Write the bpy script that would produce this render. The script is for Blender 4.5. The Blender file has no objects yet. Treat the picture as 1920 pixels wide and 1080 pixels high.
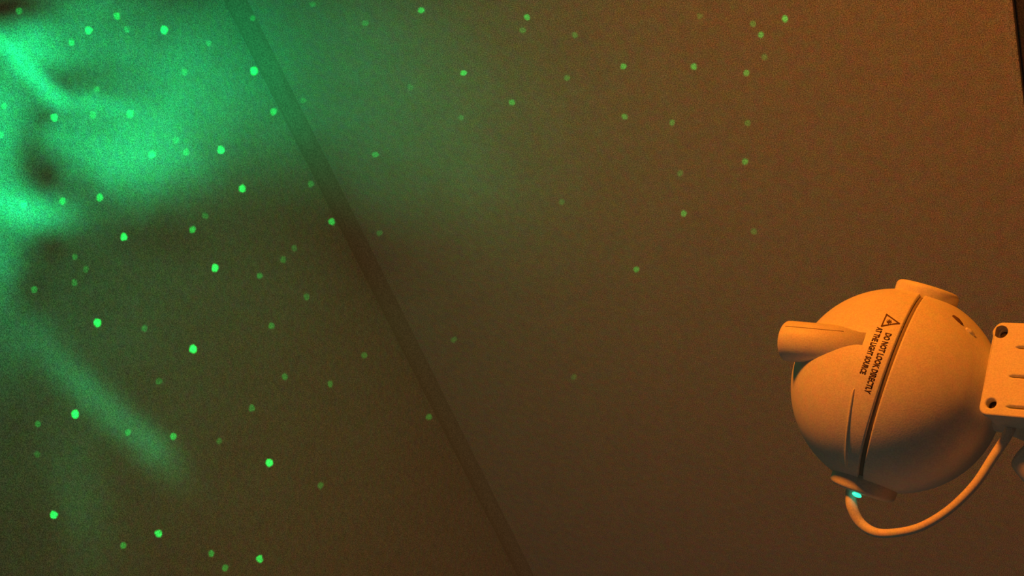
import bpy, bmesh, math
from mathutils import Vector, Matrix

# ------------------------------------------------------------------ camera
FPX = 2400.0                     # focal length in pixels of the 1920 px wide frame
HV = Vector((1360.0, -3184.0, -FPX)).normalized()      # direction of the wall's level lines
SP = 0.471                       # sine of the upward pitch
def _up():
    # level "up" in camera axes: perpendicular to HV, z = -sin(pitch); picture-left is up
    k = SP * FPX
    A, B, C_ = 1360.0, -3184.0, k
    rr = 1 - SP * SP
    # A*a + B*b + C = 0, a^2+b^2 = rr
    n2 = A * A + B * B
    a0, b0 = -A * C_ / n2, -B * C_ / n2
    t = math.sqrt(max(0.0, (rr - (a0 * a0 + b0 * b0)) / n2))
    s = [(a0 + B * t, b0 - A * t), (a0 - B * t, b0 + A * t)]
    a, b = min(s)
    return Vector((a, b, -SP))
ZW = _up().normalized()
XW = (-HV - ZW * (-HV).dot(ZW)).normalized()
YW = ZW.cross(XW)
M3 = Matrix((XW, YW, ZW))        # camera axes -> world
CAM = Vector((0.0, 0.0, 0.86))
scene = bpy.context.scene
cd = bpy.data.cameras.new('camera')
cam = bpy.data.objects.new('camera', cd)
scene.collection.objects.link(cam)
cam.matrix_world = Matrix.Translation(CAM) @ M3.to_4x4()
cd.sensor_width = 36.0
cd.lens = FPX / 1920.0 * 36.0
cd.clip_start = 0.01
scene.camera = cam

def ray(x, y):
    return (M3 @ Vector(((x - 960.0) / FPX, (540.0 - y) / FPX, -1.0))).normalized()

# ------------------------------------------------------------------ world, lamps, exposure
vs = scene.view_settings
vs.view_transform = 'Standard'; vs.look = 'None'; vs.exposure = 0.0; vs.gamma = 1.0
vs.use_curve_mapping = False
world = bpy.data.worlds.new('night'); scene.world = world
world.use_nodes = True
world.node_tree.nodes['Background'].inputs[0].default_value = (0.88, 0.88, 0.62, 1)
world.node_tree.nodes['Background'].inputs[1].default_value = 0.055

WALL_Y = 2.2                     # distance of the wall
r0 = ray(440, 0)
CEIL_Z = CAM.z + r0.z / r0.y * WALL_Y
r1 = ray(1885, 0)
EDGE_Z = CAM.z + r1.z / r1.y * WALL_Y

PX = 0.05 / 193.0                # metres per photo pixel at the helmet
HR = 191 * PX
hr_dir = ray(1678, 732)
cosa = hr_dir.dot(M3 @ Vector((0, 0, -1)))
HC = CAM + hr_dir * (FPX * 0.05 / 193.0 / cosa)
E3 = -hr_dir
E1 = (M3 @ Vector((1, 0, 0))); E1 = (E1 - E3 * E1.dot(E3)).normalized()
E2 = E3.cross(E1)
def H(a, b, c):                  # helmet frame (pixel units) -> world
    return HC + (E1 * a + E2 * b + E3 * c) * PX
def HD(a, b, c):
    return (E1 * a + E2 * b + E3 * c).normalized()

# warm bedside lamp, out of frame
ld = bpy.data.lights.new('warm_lamp', 'SPOT')
ld.spot_size = math.radians(98); ld.spot_blend = 1.0
ld.energy = 116; ld.color = (1.0, 0.232, 0.010); ld.shadow_soft_size = 0.12
lamp = bpy.data.objects.new('warm_lamp', ld); scene.collection.objects.link(lamp)
lamp.location = HC + HD(-0.36, 0.79, 0.46) * 1.36

# its shade points it past the astronaut at the right-hand part of the wall
_t = CAM + ray(1880, 0) * 2.0
lamp.rotation_euler = ((_t - lamp.location).normalized() * 1.6 + (HC - lamp.location).normalized()).to_track_quat('-Z', 'Y').to_euler()

# green star projector lamp, just in front of the visor
PROJ = HC + HD(-0.45, 0.10, -0.89) * (HR + 0.012)
AIM = (HC + HD(-0.45, 0.1, -0.89) - HC)
def hit(x, y):
    d = ray(x, y)
    ts = []
    if d.y > 0: ts.append(((WALL_Y - CAM.y) / d.y, Vector((0, -1, 0))))
    if d.z > 0: ts.append(((CEIL_Z - CAM.z) / d.z, Vector((0, 0, -1))))
    t, n = min(ts, key=lambda q: q[0])
    return CAM + d * t, n
PA = (hit(500, 400)[0] - PROJ).normalized()
PU = M3 @ Vector((1, 0, 0)); PU = (PU - PA * PU.dot(PA)).normalized()
PV = PU.cross(PA) * -1
def uv(x, y):
    p, n = hit(x, y)
    d = p - PROJ
    r = d.length; dn = d / r
    c = dn.dot(PA)
    return dn.dot(PU) / c, dn.dot(PV) / c, r * r / max(0.05, -dn.dot(n))

STARS = [(166,57,1),(308,56,1),(219,30,.45),(238,56,.25),(134,80,.45),(391,81,.25),(476,133,1.0),(346,136,.25),
(182,168,.2),(102,220,.8),(174,215,.3),(244,213,.7),(7,199,.35),(1,252,.35),(285,290,.9),(349,286,.35),(414,281,.9),
(330,262,.25),(513,209,.4),(568,188,.12),(454,354,.7),(583,346,.12),(44,384,1),(117,377,.5),(187,370,.6),(232,444,.9),
(361,430,.35),(385,405,.1),(403,502,.8),(622,416,.35),(552,465,.07),(487,517,.15),(531,487,.08),(64,543,.2),
(140,530,.14),(140,482,.14),(161,505,.1),(183,605,1.0),(271,616,.14),(362,655,1.0),(509,611,.14),(575,556,.09),
(683,666,.08),(298,715,.1),(534,707,.12),(619,720,.1),(472,765,.14),(141,777,1.1),(71,795,.15),(240,811,.22),
(325,819,.35),(411,827,.08),(505,868,.8),(601,910,.08),(101,965,.9),(297,1001,.65),(231,1023,.2),(396,1038,.2),
(487,1048,.5),(422,1065,.15),(70,852,.08),(804,782,.09),(851,636,.05),(712,437,.06),(704,290,.2),(769,163,.08),
(685,44,.12),(790,19,.35),(988,33,.3),(980,57,.1),(869,137,.4),(960,192,.2),(864,220,.1),(1063,146,.1),(1078,66,.1),
(474,34,.2),(586,8,.12),(1169,124,.22),(1301,125,.22),(1400,137,.16),(1412,45,.1),(1427,65,.22),(1472,35,.28),
(1433,107,.07),(1312,30,.05),(1171,219,.15),(1260,230,.12),(1402,231,.07),(1397,303,.14),(1275,325,.08),
(1282,400,.18),(1053,379,.06),(1413,434,.06),(1193,505,.16),(1076,707,.04),(36,21,.2)]
# projected nebula: centre x, y, half sizes, turn (deg, clockwise), brightness
CLOUDS = [
 (245,275,95,62,15,.24), (300,245,60,70,20,.12), (195,300,75,45,35,.13), (340,300,50,30,30,.05),
 (170,195,80,15,4,.20), (20,95,45,15,42,.30), (62,148,34,15,46,.42), (98,184,30,14,35,.28),
 (60,80,40,48,0,.22), (0,220,40,85,0,.34), (88,105,20,50,95,.13),
 (40,392,75,30,8,.46), (0,340,35,45,0,.16), (170,70,150,65,10,.15), (330,150,120,75,20,.10),
 (0,470,35,50,0,.13), (120,265,60,26,35,.12), (165,225,40,14,0,.08), (190,8,70,22,0,.06),
 (48,300,42,32,70,-.045), (400,200,70,90,0,.05), (205,132,50,14,165,-.03), (45,20,60,26,0,-.14), (82,222,14,18,60,-.07), (90,330,14,24,20,-.03),
 (130,700,80,26,45,.040), (215,785,100,26,42,.065), (285,835,50,26,35,.045), (30,640,50,50,0,.04),
 (150,930,45,110,-15,.020), (0,540,25,60,0,.05),
 (470,215,100,75,0,.050), (410,40,90,60,0,.05), (620,90,170,110,10,.022), (700,240,200,120,15,.022),
 (600,200,380,240,10,.012), (170,560,240,170,0,.018), (350,930,420,240,0,.004), (850,360,130,60,20,.005),
 (620,430,160,70,25,-.012), (300,430,100,45,10,-.015), (400,500,900,700,0,.011), (420,120,70,60,0,.03), (60,545,45,35,30,-.015), (95,450,30,22,60,-.03),
]
pl = bpy.data.lights.new('projector_beam', 'SPOT')
pl.energy = 100.0; pl.spot_size = math.radians(150); pl.spot_blend = 0.0; pl.shadow_soft_size = 0.0
pl.color = (1, 1, 1)
proj = bpy.data.objects.new('projector_beam', pl); scene.collection.objects.link(proj)
proj.location = PROJ
proj.rotation_euler = PA.to_track_quat('-Z', 'Y').to_euler()
pl.use_nodes = True
nt = pl.node_tree; nt.nodes.clear()
N, K = nt.nodes, nt.links
def math_node(op, a, b=None, clamp=False, tree=None):
    n = N.new('ShaderNodeMath'); n.operation = op; n.use_clamp = clamp
    for i, v in enumerate((a, b)):
        if v is None: continue
        if isinstance(v, (int, float)): n.inputs[i].default_value = v
        else: K.new(v, n.inputs[i])
    return n.outputs[0]
def vmath(op, a, b=None):
    n = N.new('ShaderNodeVectorMath'); n.operation = op
    for i, v in enumerate((a, b)):
        if v is None: continue
        if isinstance(v, (tuple, Vector)): n.inputs[i].default_value = v
        else: K.new(v, n.inputs[i])
    return n
geo = N.new('ShaderNodeNewGeometry').outputs['Normal']
du = vmath('DOT_PRODUCT', geo, tuple(PU)).outputs['Value']
dv = vmath('DOT_PRODUCT', geo, tuple(PV)).outputs['Value']
da = vmath('DOT_PRODUCT', geo, tuple(PA)).outputs['Value']
cxyz = N.new('ShaderNodeCombineXYZ')
K.new(math_node('DIVIDE', du, da), cxyz.inputs[0]); K.new(math_node('DIVIDE', dv, da), cxyz.inputs[1])
UV = cxyz.outputs[0]
def noise(vec, scale, detail, rough=0.5):
    n = N.new('ShaderNodeTexNoise'); n.inputs['Scale'].default_value = scale
    n.inputs['Detail'].default_value = detail; n.inputs['Roughness'].default_value = rough
    K.new(vec, n.inputs['Vector']); return n
def warp(vec, scale, detail, amt):
    c = noise(vec, scale, detail).outputs['Color']
    d = vmath('SUBTRACT', c, (0.5, 0.5, 0.5)).outputs[0]
    s = N.new('ShaderNodeVectorMath'); s.operation = 'MULTIPLY'
    K.new(d, s.inputs[0]); s.inputs[1].default_value = (amt, amt, 0)
    return vmath('ADD', vec, s.outputs[0]).outputs[0]
U_STAR = warp(UV, 170, 2, 0.0032)
U_NEB = warp(UV, 14, 4, 0.020)
star_sum = None
for x, y, b in STARS:
    u, v, comp = uv(x, y)
    rad = (6.2 + 1.6 * min(b, 1)) / 1920.0
    pu, pv, _ = uv(x + 5, y)
    scale = math.hypot(pu - u, pv - v) / 5.0
    d = vmath('DISTANCE', U_STAR, (u, v, 0)).outputs['Value']
    mr = N.new('ShaderNodeMapRange'); mr.interpolation_type = 'SMOOTHSTEP'
    K.new(d, mr.inputs['Value'])
    rpx = 5.9 + 1.3 * min(b, 1)
    mr.inputs['From Min'].default_value = scale * rpx * 0.55
    mr.inputs['From Max'].default_value = scale * rpx * 1.25
    mr.inputs['To Min'].default_value = b * (0.7 + 0.3 * min(b, 1)) * comp * 0.95
    mr.inputs['To Max'].default_value = 0.0
    star_sum = mr.outputs[0] if star_sum is None else math_node('ADD', star_sum, mr.outputs[0])
neb = None
for x, y, sx, sy, ang, b in CLOUDS:
    u, v, comp = uv(x, y)
    ca, sa = math.cos(math.radians(ang)), math.sin(math.radians(ang))
    u1, v1, _ = uv(x + sx * ca, y + sx * sa)
    u2, v2, _ = uv(x - sy * sa, y + sy * ca)
    s1 = math.hypot(u1 - u, v1 - v); s2 = math.hypot(u2 - u, v2 - v)
    rot = math.atan2(v1 - v, u1 - u)
    mp = N.new('ShaderNodeMapping'); mp.vector_type = 'TEXTURE'
    mp.inputs['Location'].default_value = (u, v, 0); mp.inputs['Rotation'].default_value = (0, 0, rot)
    mp.inputs['Scale'].default_value = (s1 * 1.1, s2 * 1.1, 1)
    K.new(U_NEB, mp.inputs['Vector'])
    q = vmath('DOT_PRODUCT', mp.outputs[0], mp.outputs[0]).outputs['Value']
    e = math_node('EXPONENT', math_node('MULTIPLY', q, -0.8))
    w = math_node('MULTIPLY', e, b * comp)
    neb = w if neb is None else math_node('ADD', neb, w)
neb = math_node('MAXIMUM', neb, 0.0)
fn = noise(UV, 14, 5, 0.6).outputs['Fac']
neb = math_node('MULTIPLY', neb, math_node('ADD', math_node('MULTIPLY', fn, 0.9), 0.55))
def tint(val, col):
    n = N.new('ShaderNodeVectorMath'); n.operation = 'SCALE'
    n.inputs[0].default_value = col; K.new(val, n.inputs['Scale']); return n.outputs[0]
tot = vmath('ADD', tint(neb, (0.0, 1.0, 0.30)), tint(star_sum, (0.0, 1.0, 0.10))).outputs[0]
em = N.new('ShaderNodeEmission'); K.new(tot, em.inputs['Color']); em.inputs['Strength'].default_value = 1.0
out = N.new('ShaderNodeOutputLight'); K.new(em.outputs[0], out.inputs[0])

# ------------------------------------------------------------------ helpers
def mat(name, col, rough=0.6, grain=0.0, gscale=900.0, hue=0.0, bump=0.0, emit=None, estr=1.0, metal=0.0, spec=0.4):
    m = bpy.data.materials.new(name); m.use_nodes = True
    t = m.node_tree; b = t.nodes['Principled BSDF']
    b.inputs['Base Color'].default_value = (*col, 1); b.inputs['Roughness'].default_value = rough
    b.inputs['Metallic'].default_value = metal; b.inputs['Specular IOR Level'].default_value = spec
    if emit:
        b.inputs['Emission Color'].default_value = (*emit, 1); b.inputs['Emission Strength'].default_value = estr
    if grain or bump:
        tc = t.nodes.new('ShaderNodeNewGeometry')
        n = t.nodes.new('ShaderNodeTexNoise'); n.inputs['Scale'].default_value = gscale
        n.inputs['Detail'].default_value = 2.0; t.links.new(tc.outputs['Position'], n.inputs['Vector'])
        mr = t.nodes.new('ShaderNodeMapRange'); t.links.new(n.outputs['Fac'], mr.inputs['Value'])
        mr.inputs['From Min'].default_value = 0.34; mr.inputs['From Max'].default_value = 0.66
        mr.inputs['To Min'].default_value = 1 - grain; mr.inputs['To Max'].default_value = 1 + grain
        sc = t.nodes.new('ShaderNodeVectorMath'); sc.operation = 'SCALE'
        t.links.new(mr.outputs[0], sc.inputs['Scale'])
        if hue:
            mx = t.nodes.new('ShaderNodeMix'); mx.data_type = 'RGBA'; mx.inputs[0].default_value = hue
            n2 = t.nodes.new('ShaderNodeTexNoise'); n2.inputs['Scale'].default_value = gscale * 0.12
            n2.inputs['Detail'].default_value = 3.0; n2.inputs['Roughness'].default_value = 0.8; t.links.new(tc.outputs['Position'], n2.inputs['Vector'])
            mx.inputs[6].default_value = (*col, 1); 
            ml = t.nodes.new('ShaderNodeVectorMath'); ml.operation = 'MULTIPLY'
            t.links.new(n2.outputs['Color'], ml.inputs[0]); ml.inputs[1].default_value = tuple(2 * c for c in col)
            t.links.new(ml.outputs[0], mx.inputs[7])
            t.links.new(mx.outputs[2], sc.inputs[0])
        else:
            sc.inputs[0].default_value = col
        t.links.new(sc.outputs[0], b.inputs['Base Color'])
        if bump:
            bp = t.nodes.new('ShaderNodeBump'); bp.inputs['Strength'].default_value = bump
            bp.inputs['Distance'].default_value = 0.001
            t.links.new(n.outputs['Fac'], bp.inputs['Height']); t.links.new(bp.outputs[0], b.inputs['Normal'])
    return m
M = dict(
 wall=mat('stippled_wall_paint', (.66, .64, .60), .85, .55, 460, .42, .3),
 ceiling=mat('stippled_ceiling_paint', (.66, .64, .60), .85, .50, 460, .42, .3),
 corner_shade=mat('shade_toned_cove', (.53, .49, .43), .9, .3, 330),  # wall paint tone darkened to carry the corner's shade
 dark=mat('dark_panel', (.115, .115, .15), .8, .5, 460, .4),
 floor=mat('floor_boards', (.16, .10, .06), .5, .2, 30),
 shell=mat('white_matte_plastic', (.86, .84, .80), .48, .10, 1500, .18, .08),
 pack=mat('white_backpack_plastic', (.80, .78, .74), .5, .09, 1500, .15, .06),
 hose=mat('pale_cable_sleeve', (.86, .80, .74), .6, .12, 1500, .2),
 ink=mat('dark_print', (.13, .07, .05), .8),
 joint=mat('joint_rubber', (.30, .25, .2), .9),  # dark rubber colour of the seam gasket and moulding line
 hole_shade=mat('recess_shade', (.05, .04, .035), .9),  # near-black colour standing in for shade inside the pack's openings
 visor=mat('black_glossy_visor', (.01, .01, .012), .08, spec=.6),
 led=mat('green_led', (.1, .6, .45), .4, emit=(.03, 1.0, .55), estr=1.3),
 wood=mat('walnut', (.10, .055, .03), .5, .25, 60),
 metal=mat('brushed_metal', (.5, .48, .45), .35, metal=1.0),
)
col = scene.collection
def link(name, me, m, parent=None, smooth=False, label=None, kind=None):
    o = bpy.data.objects.new(name, me); col.objects.link(o)
    if m: me.materials.append(m)
    if smooth:
        for p in me.polygons: p.use_smooth = True
    if parent: o.parent = parent
    if label: o['label'] = label
    if kind: o['kind'] = kind
    return o
def from_bm(name, bm, m, parent=None, smooth=False, **k):
    bmesh.ops.recalc_face_normals(bm, faces=bm.faces)
    me = bpy.data.meshes.new(name); bm.to_mesh(me); bm.free()
    return link(name, me, m, parent, smooth, **k)
def box_bm(lo, hi, bevel=0.0, bm=None):
    b = bmesh.new()
    vs_ = bmesh.ops.create_cube(b, size=1)['verts']
    for v in vs_:
        v.co = Vector([(lo[i] + hi[i]) / 2 + v.co[i] * (hi[i] - lo[i]) for i in range(3)])
    if bevel: bmesh.ops.bevel(b, geom=b.edges[:], offset=bevel, segments=3, affect='EDGES', profile=0.5)
    return b
def frame_from_axis(ax):
    ax = ax.normalized()
    t = Vector((0, 0, 1)) if abs(ax.z) < .9 else Vector((1, 0, 0))
    x = t.cross(ax).normalized(); return x, ax.cross(x), ax
def lathe(center, axis, prof, seg=96, squash=None):
    """prof: list of (radius, height) along the axis"""
    x, y, z = frame_from_axis(axis)
    b = bmesh.new(); rings = []
    for r, h in prof:
        if r < 1e-7: rings.append([b.verts.new(center + z * h)])
        else: rings.append([b.verts.new(center + z * h + (x * math.cos(2 * math.pi * i / seg) + y * math.sin(2 * math.pi * i / seg)) * r) for i in range(seg)])
    for A, B in zip(rings, rings[1:]):
        for i in range(seg):
            j = (i + 1) % seg
            if len(A) == 1: b.faces.new((A[0], B[i], B[j]))
            elif len(B) == 1: b.faces.new((A[i], A[j], B[0]))
            else: b.faces.new((A[i], A[j], B[j], B[i]))
    for R in (rings[0], rings[-1]):
        if len(R) > 1: b.faces.new(R)
    return b
def rounded_disc(r, h0, h1, bev, n=6, base_r=None):
    p = [(0, h0), (base_r or r, h0)]
    for k in range(n + 1):
        a = k / n * math.pi / 2
        p.append((r - bev + bev * math.cos(a), h1 - bev + bev * math.sin(a)))
    p.append((0, h1)); return p
def tube(points, radii, seg=20, sub=8):
    # Catmull-Rom through points, round section
    P, Rr = [], []
    n = len(points)
    for i in range(n - 1):
        p0, p1, p2, p3 = points[max(i-1,0)], points[i], points[i+1], points[min(i+2,n-1)]
        for k in range(sub):
            t = k / sub
            P.append(0.5 * ((2*p1) + (p2-p0)*t + (2*p0-5*p1+4*p2-p3)*t*t + (-p0+3*p1-3*p2+p3)*t**3))
            Rr.append(radii[i] * (1-t) + radii[i+1] * t)
    P.append(points[-1]); Rr.append(radii[-1])
    b = bmesh.new(); rings = []
    up = Vector((0, 0, 1)); nrm = None
    for i, p in enumerate(P):
        d = (P[min(i+1, len(P)-1)] - P[max(i-1, 0)]).normalized()
        if nrm is None: nrm = frame_from_axis(d)[0]
        nrm = (nrm - d * nrm.dot(d)).normalized(); bn = d.cross(nrm)
        rings.append([b.verts.new(p + (nrm * math.cos(2*math.pi*k/seg) + bn * math.sin(2*math.pi*k/seg)) * Rr[i]) for k in range(seg)])
    for A, B in zip(rings, rings[1:]):
        for k in range(seg):
            b.faces.new((A[k], A[(k+1) % seg], B[(k+1) % seg], B[k]))
    b.faces.new(rings[0]); b.faces.new(rings[-1])
    return b

# ------------------------------------------------------------------ the room
X0, X1, YB = -5.5, 1.9, -1.6
T = 0.12
from_bm('wall_back', box_bm((X0, WALL_Y, EDGE_Z), (X1, WALL_Y + T, CEIL_Z)), M['wall'], kind='structure')
from_bm('ceiling', box_bm((X0, YB, CEIL_Z), (X1 + T, WALL_Y + T, CEIL_Z + T)), M['ceiling'], kind='structure')
from_bm('floor', box_bm((X0, YB, -T), (X1 + T, WALL_Y + 0.3, 0)), M['floor'], kind='structure')
from_bm('wall_right', box_bm((X1, YB, 0), (X1 + T, WALL_Y + T, CEIL_Z)), M['wall'], kind='structure')
# dark panelling, set back below the pale part of the wall
from_bm('wall_lower', box_bm((X0, WALL_Y + 0.02, 0), (X1, WALL_Y + T, EDGE_Z - .012)), M['dark'], kind='structure')
# thin rounded lip along the wall's lower edge
from_bm('trim_1', box_bm((X0, WALL_Y - 0.004, EDGE_Z - 0.012), (X1, WALL_Y + T, EDGE_Z), 0.002), M['wall'], kind='structure')
# concave cove in the wall/ceiling corner, the corner's shade put into its darker colour
def cove(r):
    b = bmesh.new(); n = 8
    for_x = []
    for X in (X0, X1):
        ring = [b.verts.new((X, WALL_Y, CEIL_Z))]
        for k in range(n + 1):
            a = math.pi / 2 * k / n
            ring.append(b.verts.new((X, WALL_Y - r + r * math.sin(a), CEIL_Z - r + r * math.cos(a))))
        for_x.append(ring)
    A, B = for_x
    for k in range(len(A)):
        j = (k + 1) % len(A); b.faces.new((A[k], A[j], B[j], B[k]))
    return b
from_bm('trim_2', cove(0.034), M['corner_shade'], kind='structure')

# ------------------------------------------------------------------ astronaut projector
TOP_Z = HC.z - 0.185
root = bpy.data.objects.new('astronaut_projector', None); col.objects.link(root)
root['label'] = 'white toy astronaut star projector seen from behind, lit orange, at the right edge'
root['category'] = 'star projector'
root.location = (0, 0, 0)
BASE = Vector((HC.x, HC.y, TOP_Z))
def part(name, bm, m, parent, smooth=True, **k):
    bmesh.ops.translate(bm, verts=bm.verts, vec=-BASE)
    return from_bm(name, bm, m, parent, smooth, **k)
root.location = BASE

NAX = HD(-0.94, 0.32, -0.115)                     # normal of the helmet's seam
EAR = HD(0.324, 0.946, 0.0); EAR = (EAR - NAX * EAR.dot(NAX)).normalized()
MID = NAX.cross(EAR)
if MID.dot(E3) < 0: MID = -MID
# helmet shell: lathe about the seam's normal with a real groove
prof = []
gw = math.radians(1.25)
lats = [-90 + 90 * k / 40 for k in range(40)]
for a in lats:
    prof.append((HR * math.cos(math.radians(a)), HR * math.sin(math.radians(a))))
for a, d in ((-1.5, 0), (-1.15, .0010), (-1.0, .0015), (1.0, .0015), (1.15, .0010), (1.5, 0)):
    prof.append(((HR - d) * math.cos(math.radians(a)), (HR - d) * math.sin(math.radians(a))))
for a in reversed(lats):
    prof.append((HR * math.cos(math.radians(a)), -HR * math.sin(math.radians(a))))
prof[0] = (0, -HR); prof[-1] = (0, HR)
helmet = part('helmet', lathe(HC, NAX, prof, 128), M['shell'], root)
part('seam_gasket', lathe(HC, NAX, [(HR - .0024, -.0009), (HR - .0012, -.0009), (HR - .0012, .0009), (HR - .0024, .0009)], 128), M['joint'], helmet, label='dark seam around the helmet')

def sph(lat_px, phi, r=HR):                       # lat_px along NAX, phi from MID towards EAR
    s = lat_px * PX / HR
    s = math.asin(max(-1, min(1, s)))
    return HC + (NAX * math.sin(s) + (MID * math.cos(phi) + EAR * math.sin(phi)) * math.cos(s)) * r
def sph_hit(x, y, r=HR):                          # point of the helmet seen at a photo pixel
    d = ray(x, y); oc = CAM - HC
    b_ = oc.dot(d); c_ = oc.dot(oc) - r * r
    return CAM + d * (-b_ - math.sqrt(max(0, b_ * b_ - c_)))

# raised rib left of the label
rib = [sph(45 - 18 * max(0, min(1, (-8 - f) / 46)), math.radians(f), HR + .0001) for f in range(-6, -58, -3)]
part('rib', tube(rib, [.0003] + [.0006] * (len(rib) - 2) + [.0003], 10, 3), M['shell'], helmet)

# ear caps
for s, off, cr in ((1, 0, 58), (-1, 24, 61)):
    part('ear_cap', lathe(HC + E3 * off * PX, EAR * s, rounded_disc(cr * PX, 160 * PX, (203 if s > 0 else 199) * PX, 9 * PX, base_r=cr * PX), 72), M['shell'], helmet)
# tube light on the helmet's side
A_ = H(-40, 74, 130); B_ = H(-194, 93, 66)
ax = (B_ - A_); L_ = ax.length
k0 = part('side_tube', lathe(A_, ax, [(0, 0), (38 * PX, 0), (38 * PX, L_ * .995 - 9 * PX)] + [((38 - 7 + 7 * math.cos(a * math.pi / 12)) * PX, L_ - (7 - 7 * math.sin(a * math.pi / 12)) * PX) for a in range(1, 7)] + [(24 * PX, L_), (22 * PX, L_ - 5 * PX), (0, L_ - 5 * PX)], 64), M['shell'], helmet)
# fine moulding line on the tube
x_, y_, z_ = frame_from_axis(ax)
best = (HD(0.15, 0.62, 0.77)); best = (best - z_ * best.dot(z_)).normalized()
b = tube([A_ + z_ * L_ * t + best * 38.0 * PX for t in (.25, .5, .75, .94)], [.00018] * 4, 8, 3)
part('moulding_line', b, M['joint'], helmet)
# small slot and tab near the collar
p0, p1 = sph_hit(1786, 592), sph_hit(1804, 609)
part('vent_slot', tube([p0, (p0 + p1) / 2 + (HC - p0) * -.002, p1], [.0006, .0011, .0006], 12, 4), M['ink'], helmet)
p0, p1 = sph_hit(1811, 616), sph_hit(1826, 629)
part('latch_tab', tube([p0, (p0 + p1) / 2, p1], [.0007, .0014, .0007], 12, 4), M['shell'], helmet)
# visor on the far side, where the beam leaves
FD = HD(-0.45, 0.10, -0.89)
vp = [(0, HR + .004)]
for k in range(1, 15):
    a = math.radians(44 * k / 14); vp.append(((HR + .004 * math.cos(a * 1.6)) * math.sin(a), (HR + .004 * math.cos(a * 1.6)) * math.cos(a)))
vp.append((HR * .66, HR * .60)); vp.append((0, HR * .60))
vis = part('visor', lathe(HC, FD, vp, 72), M['visor'], root, label='glossy black visor')
part('lens', lathe(HC, FD, rounded_disc(.006, HR, HR + .006, .002), 32), M['visor'], vis)

# printed warning: two lines of text wrapped on the helmet
def text_mesh(body, size):
    c = bpy.data.curves.new('print', 'FONT'); c.body = body; c.size = size; c.resolution_u = 2
    c.offset = 0.03 * size
    o = bpy.data.objects.new('print', c); col.objects.link(o)
    bpy.context.view_layer.update()
    me = bpy.data.meshes.new_from_object(o.evaluated_get(bpy.context.evaluated_depsgraph_get()))
    bpy.data.objects.remove(o); bpy.data.curves.remove(c)
    return me
def wrap_line(body, lat, phi0, phi1, height, name):
    me = text_mesh(body, 1.0)
    xs = [v.co.x for v in me.vertices]; x0, x1 = min(xs), max(xs)
    bm = bmesh.new(); bm.from_mesh(me)
    bmesh.ops.subdivide_edges(bm, edges=[e for e in bm.edges if e.calc_length() > .3], cuts=1)
    for v in bm.verts:
        u = (v.co.x - x0) / (x1 - x0)
        phi = math.radians(phi0 + (phi1 - phi0) * u)
        v.co = sph(lat - (v.co.y - 0.36) * height / 0.72, phi, HR + .00012)
    ext = bmesh.ops.solidify(bm, geom=bm.faces[:], thickness=.0001)
    part(name, bm, M['ink'], helmet, smooth=False, label='dark printed warning: ' + body)
wrap_line('DO NOT LOOK DIRECTLY', 21, 29, -6, 10.5, 'warning_text')
wrap_line('AT THE LIGHT SOURCE', 39, 31.5, 3, 10, 'warning_text')
def strip(pts, w, bm=None, closed=False):
    bm = bm or bmesh.new()
    n = len(pts); segs = range(n if closed else n - 1)
    for i in segs:
        (xa, ya), (xb, yb) = pts[i], pts[(i + 1) % n]
        dx, dy = xb - xa, yb - ya; l = math.hypot(dx, dy); dx /= l; dy /= l
        q = [(xa - dx * w / 2 - dy * w / 2, ya - dy * w / 2 + dx * w / 2), (xb + dx * w / 2 - dy * w / 2, yb + dy * w / 2 + dx * w / 2),
             (xb + dx * w / 2 + dy * w / 2, yb + dy * w / 2 - dx * w / 2), (xa - dx * w / 2 + dy * w / 2, ya - dy * w / 2 - dx * w / 2)]
        lo = [bm.verts.new(sph_hit(x, y, HR - .0002)) for x, y in q]
        hi = [bm.verts.new(sph_hit(x, y, HR + .00022)) for x, y in q]
        bm.faces.new(hi); bm.faces.new(lo[::-1])
        for k in range(4): bm.faces.new((lo[k], lo[(k+1) % 4], hi[(k+1) % 4], hi[k]))
    return bm
tri = strip([(1662.5, 589.5), (1685.5, 606), (1653, 611)], 2.6, closed=True)
part('warning_triangle', tri, M['ink'], helmet, smooth=False, label='dark printed warning triangle')
cx_, cy_ = 1667, 603
g = bmesh.new()
for k in range(4):
    a = math.pi * k / 4 + .3
    strip([(cx_ - 4.5 * math.cos(a), cy_ - 4.0 * math.sin(a)), (cx_ + 4.5 * math.cos(a), cy_ + 4.0 * math.sin(a))], 1.3, g)
part('warning_sunburst', g, M['ink'], helmet, smooth=False, label='small burst symbol inside the triangle')

# indicator light and cable
led_c = H(-71, -190, 74)
lb = bmesh.new(); bmesh.ops.create_uvsphere(lb, u_segments=20, v_segments=12, radius=1)
ldir = HD(.93, -.37, 0)
for v in lb.verts:
    c = v.co.copy(); v.co = led_c + ldir * c.x * 9.0 * PX + EAR * c.y * 4.2 * PX + E3 * c.z * 5.5 * PX
part('indicator_light', lb, M['led'], root, label='small glowing green light under the lower ear cap')
cab = [H(-82, -176, 40), H(-82, -194, 50), H(-80, -214, 56), H(-66, -242, 60), H(-38, -257, 74), H(0, -254, 88), H(42, -240, 100), H(88, -208, 112),
       H(130, -164, 120), H(160, -118, 122), H(183, -82, 120), H(195, -58, 112), H(206, -30, 90)]
rr_ = [8.6, 10.2, 10.4, 9.4, 8.4, 7.8, 7.8, 7.6, 7.9, 8.2, 8.6, 8.8, 9]
part('power_cable', tube(cab, [r * PX for r in rr_], 24, 8), M['hose'], root, label='pale cable looping from the ear cap to the backpack')

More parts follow.
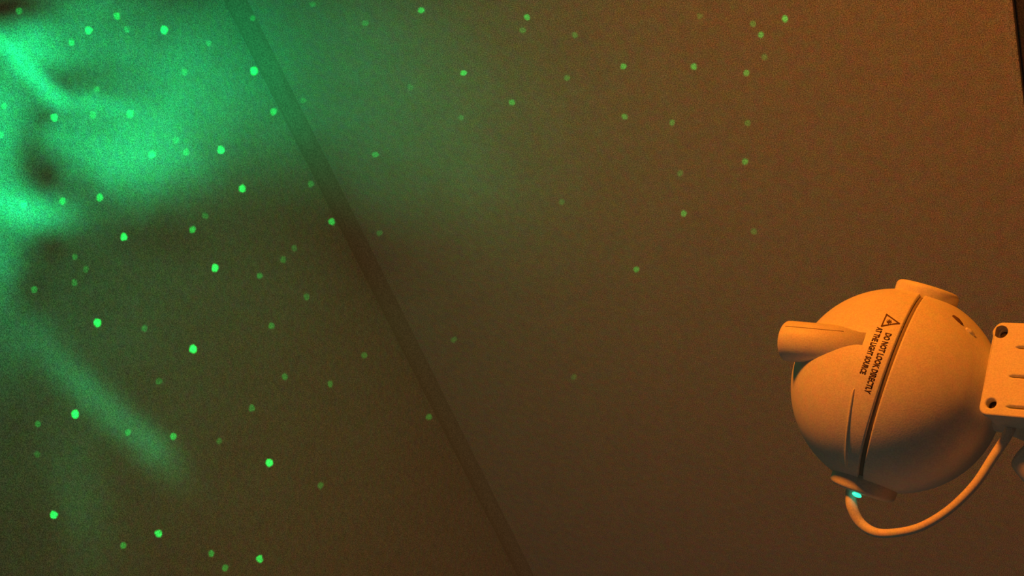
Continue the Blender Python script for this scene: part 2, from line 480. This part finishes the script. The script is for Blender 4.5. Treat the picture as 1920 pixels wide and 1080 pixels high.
# backpack: a 2-D outline with real holes and slots, extruded and rounded
WD = HD(-0.215, -0.94, 0.30)                       # across the pack, towards the picture's bottom
DD = HD(0.93, -0.02, 0.40); DD = (DD - WD * DD.dot(WD)).normalized()
ND = WD.cross(DD)
if ND.dot(E3) < 0: ND = -ND
PL_DEPTH = 118
def at_depth(x, y, c):
    d = ray(x, y); p0 = HC + E3 * c * PX
    return CAM + d * ((p0 - CAM).dot(E3) / d.dot(E3))
TLc = at_depth(1866, 603, PL_DEPTH)
def plane_xy(x, y):                                # pixel -> pack plane (w, d) in metres
    d = ray(x, y); t = (TLc - CAM).dot(ND) / d.dot(ND)
    q = CAM + d * t - TLc
    return q.dot(DD), q.dot(WD)
BLx, BLy = plane_xy(1841, 777)
PW = BLy; PLN = 0.064
def rrect(x0, y0, x1, y1, r, n=6):
    pts = []
    for cx, cy, a0 in ((x1 - r, y1 - r, 0), (x0 + r, y1 - r, 90), (x0 + r, y0 + r, 180), (x1 - r, y0 + r, 270)):
        for k in range(n + 1):
            a = math.radians(a0 + 90 * k / n); pts.append((cx + r * math.cos(a), cy + r * math.sin(a)))
    return pts
def circ(cx, cy, r, n=28):
    return [(cx + r * math.cos(2 * math.pi * k / n), cy + r * math.sin(2 * math.pi * k / n)) for k in range(n)]
def slot(x0, y0, x1, y1, w):
    # tapered at the near end
    dx, dy = x1 - x0, y1 - y0; l = math.hypot(dx, dy); ux, uy = dx / l, dy / l
    q = []
    for t, h in ((0, .0), (.02, .30), (.09, .48), (.5, .5), (.84, .48), (.97, .28), (1, 0)):
        q.append((x0 + dx * t - uy * w * h, y0 + dy * t + ux * w * h))
    for t, h in ((.97, .28), (.84, .48), (.5, .5), (.09, .48), (.02, .30)):
        q.append((x0 + dx * t + uy * w * h, y0 + dy * t - ux * w * h))
    return q
BX = BLx * 0.5
h1 = plane_xy(1877, 622); h2 = plane_xy(1858, 756)
holes = []
RH = 12.0 * PX
for hx, hy in (h1, h2):
    holes.append(circ(hx, hy, RH)); 
holes.append(circ(PLN - .0055, h1[1], RH)); holes.append(circ(PLN - .0055, h2[1], RH))
for xx, yy in ((1902, 651), (1889, 705), (1883, 762)):
    sx, sy = plane_xy(xx, yy); holes.append(slot(sx, sy, sx + .024, sy, 10.5 * PX))
def extruded(outline, hls, depth, bevel, org, ud, wd, nd, name, m, parent, **k):
    c = bpy.data.curves.new(name, 'CURVE'); c.dimensions = '2D'; c.fill_mode = 'BOTH'
    c.extrude = depth / 2; c.bevel_depth = bevel; c.bevel_resolution = 3
    for poly in [outline] + hls:
        s = c.splines.new('POLY'); s.points.add(len(poly) - 1); s.use_cyclic_u = True
        for p_, (x, y) in zip(s.points, poly): p_.co = (x, y, 0, 1)
    o = bpy.data.objects.new(name, c); col.objects.link(o); bpy.context.view_layer.update()
    me = bpy.data.meshes.new_from_object(o.evaluated_get(bpy.context.evaluated_depsgraph_get()))
    bpy.data.objects.remove(o); bpy.data.curves.remove(c)
    bm = bmesh.new(); bm.from_mesh(me)
    bmesh.ops.remove_doubles(bm, verts=bm.verts, dist=1e-6)
    for v in bm.verts: v.co = org + ud * v.co.x + wd * v.co.y + nd * (v.co.z - depth / 2 - bevel)
    return part(name, bm, m, parent, smooth=False, **k)
bv = .0009
pack = extruded(rrect(bv, bv, PLN - bv, PW - bv, .0030), holes, .003, bv, TLc, DD, WD, ND, 'backpack', M['pack'], root, label='white rounded backpack with corner screw holes and slots')
# body of the pack behind the face plate, a near-black sheet paints shade into the openings
extruded(rrect(.0012, .0012, PLN - .0012, PW - .0012, .0030), [], .011, .0005, TLc - ND * .0052, DD, WD, ND, 'pack_body', M['pack'], pack)
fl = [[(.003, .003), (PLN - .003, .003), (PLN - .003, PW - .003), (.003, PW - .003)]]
extruded(fl[0], [], .0002, .00001, TLc - ND * .0046, DD, WD, ND, 'shade_backing', M['hole_shade'], pack, label='near-black sheet painting the shade inside the holes and slots')
for hx, hy in (h1, h2, (PLN - .0055, h1[1]), (PLN - .0055, h2[1])):
    c_ = TLc + DD * hx + WD * hy - ND * .0046
    part('screw', lathe(c_, ND, [(0, 0), (.0015, 0), (.0015, .0006), (.0006, .0009), (0, .0005)], 16), M['hole_shade'], pack)  # screws share the painted shade colour of the openings

# body, arms, legs: the astronaut stands on the cabinet, mostly outside the frame
DN = Vector((0, 0, -1))
SIDE = (WD - DN * WD.dot(DN)).normalized()
BACK = SIDE.cross(DN)
if BACK.dot(E3) < 0: BACK = -BACK
def ellipse_loft(sections, seg=40):
    b = bmesh.new(); rings = []
    for c, a, d in sections:
        rings.append([b.verts.new(c + SIDE * a * math.cos(2*math.pi*k/seg) + BACK * d * math.sin(2*math.pi*k/seg)) for k in range(seg)])
    for A, B in zip(rings, rings[1:]):
        for k in range(seg): b.faces.new((A[k], A[(k+1) % seg], B[(k+1) % seg], B[k]))
    b.faces.new(rings[0]); b.faces.new(rings[-1]); return b
NK = HC + DN * .051 + BACK * .0005
sec = [(NK + DN * h, a, d) for h, a, d in ((-.008, .018, .016), (.001, .020, .017), (.012, .025, .021), (.026, .031, .025), (.045, .034, .027), (.062, .032, .026), (.074, .026, .023), (.080, .012, .012))]
part('torso', ellipse_loft(sec), M['shell'], root)
for s in (1, -1):
    sh = NK + DN * (.016 if s < 0 else .010) + SIDE * (-.0265 if s < 0 else .0285) + BACK * (0 if s < 0 else .001)
    part('arm', tube([sh, sh + SIDE * s * .010 + DN * .012, sh + SIDE * s * .016 + DN * .032, sh + SIDE * s * .013 + DN * .052 - BACK * .008, sh + SIDE * s * .008 + DN * .062 - BACK * .020], [.010, .0125, .0115, .0105, .009], 24, 6), M['shell'], root)
    hip = NK + DN * .070 + SIDE * s * .016
    fz = BASE.z
    foot = Vector((hip.x + SIDE.x * s * .008, hip.y + SIDE.y * s * .008, fz + .014))
    lg = part('leg', tube([hip, hip.lerp(foot, .5) - BACK * .003, foot], [.015, .0145, .0135], 28, 6), M['shell'], root)
    bb = box_bm((-.016, -.018, 0), (.016, .026, .018), .006)
    for v in bb.verts: v.co = Vector((foot.x, foot.y, fz)) + SIDE * v.co.x - BACK * v.co.y + Vector((0, 0, v.co.z))
    part('boot', bb, M['shell'], root)

# ------------------------------------------------------------------ cabinet under the astronaut (outside the frame)
tb = bpy.data.objects.new('side_cabinet', None); col.objects.link(tb)
tb['label'] = 'low dark walnut cabinet the astronaut stands on, beyond the right edge'
tb['category'] = 'cabinet'
cx, cy = BASE.x, BASE.y
tb.location = (cx, cy, 0)
def cpart(name, lo, hi, m, bev=.002, parent=None):
    return from_bm(name, box_bm(lo, hi, bev), m, parent or tb)
W2, D2 = .24, .20
cpart('cabinet_top', (-W2 - .01, -D2 - .01, TOP_Z - .022), (W2 + .01, D2 + .01, TOP_Z), M['wood'])
cpart('carcass', (-W2, -D2 + .02, .10), (W2, D2, TOP_Z - .022), M['wood'])
for k in range(3):
    z0 = .11 + k * (TOP_Z - .022 - .11) / 3; z1 = z0 + (TOP_Z - .022 - .11) / 3 - .008
    dr = cpart('drawer', (-W2 + .004, -D2, z0), (W2 - .004, -D2 + .02, z1), M['wood'])
    part_b = lathe(Vector((0, -D2, (z0 + z1) / 2)), Vector((0, -1, 0)), [(0, 0), (.006, 0), (.006, .012), (.014, .018), (.013, .024), (0, .026)], 24)
    from_bm('knob', part_b, M['metal'], dr, True)
for sx in (-1, 1):
    for sy in (-1, 1):
        from_bm('leg', lathe(Vector((sx * (W2 - .03), sy * (D2 - .035) + .01 * (sy < 0), 0)), Vector((0, 0, 1)), [(0, 0), (.011, 0), (.017, .10), (0, .10)], 20), M['wood'], tb, True)
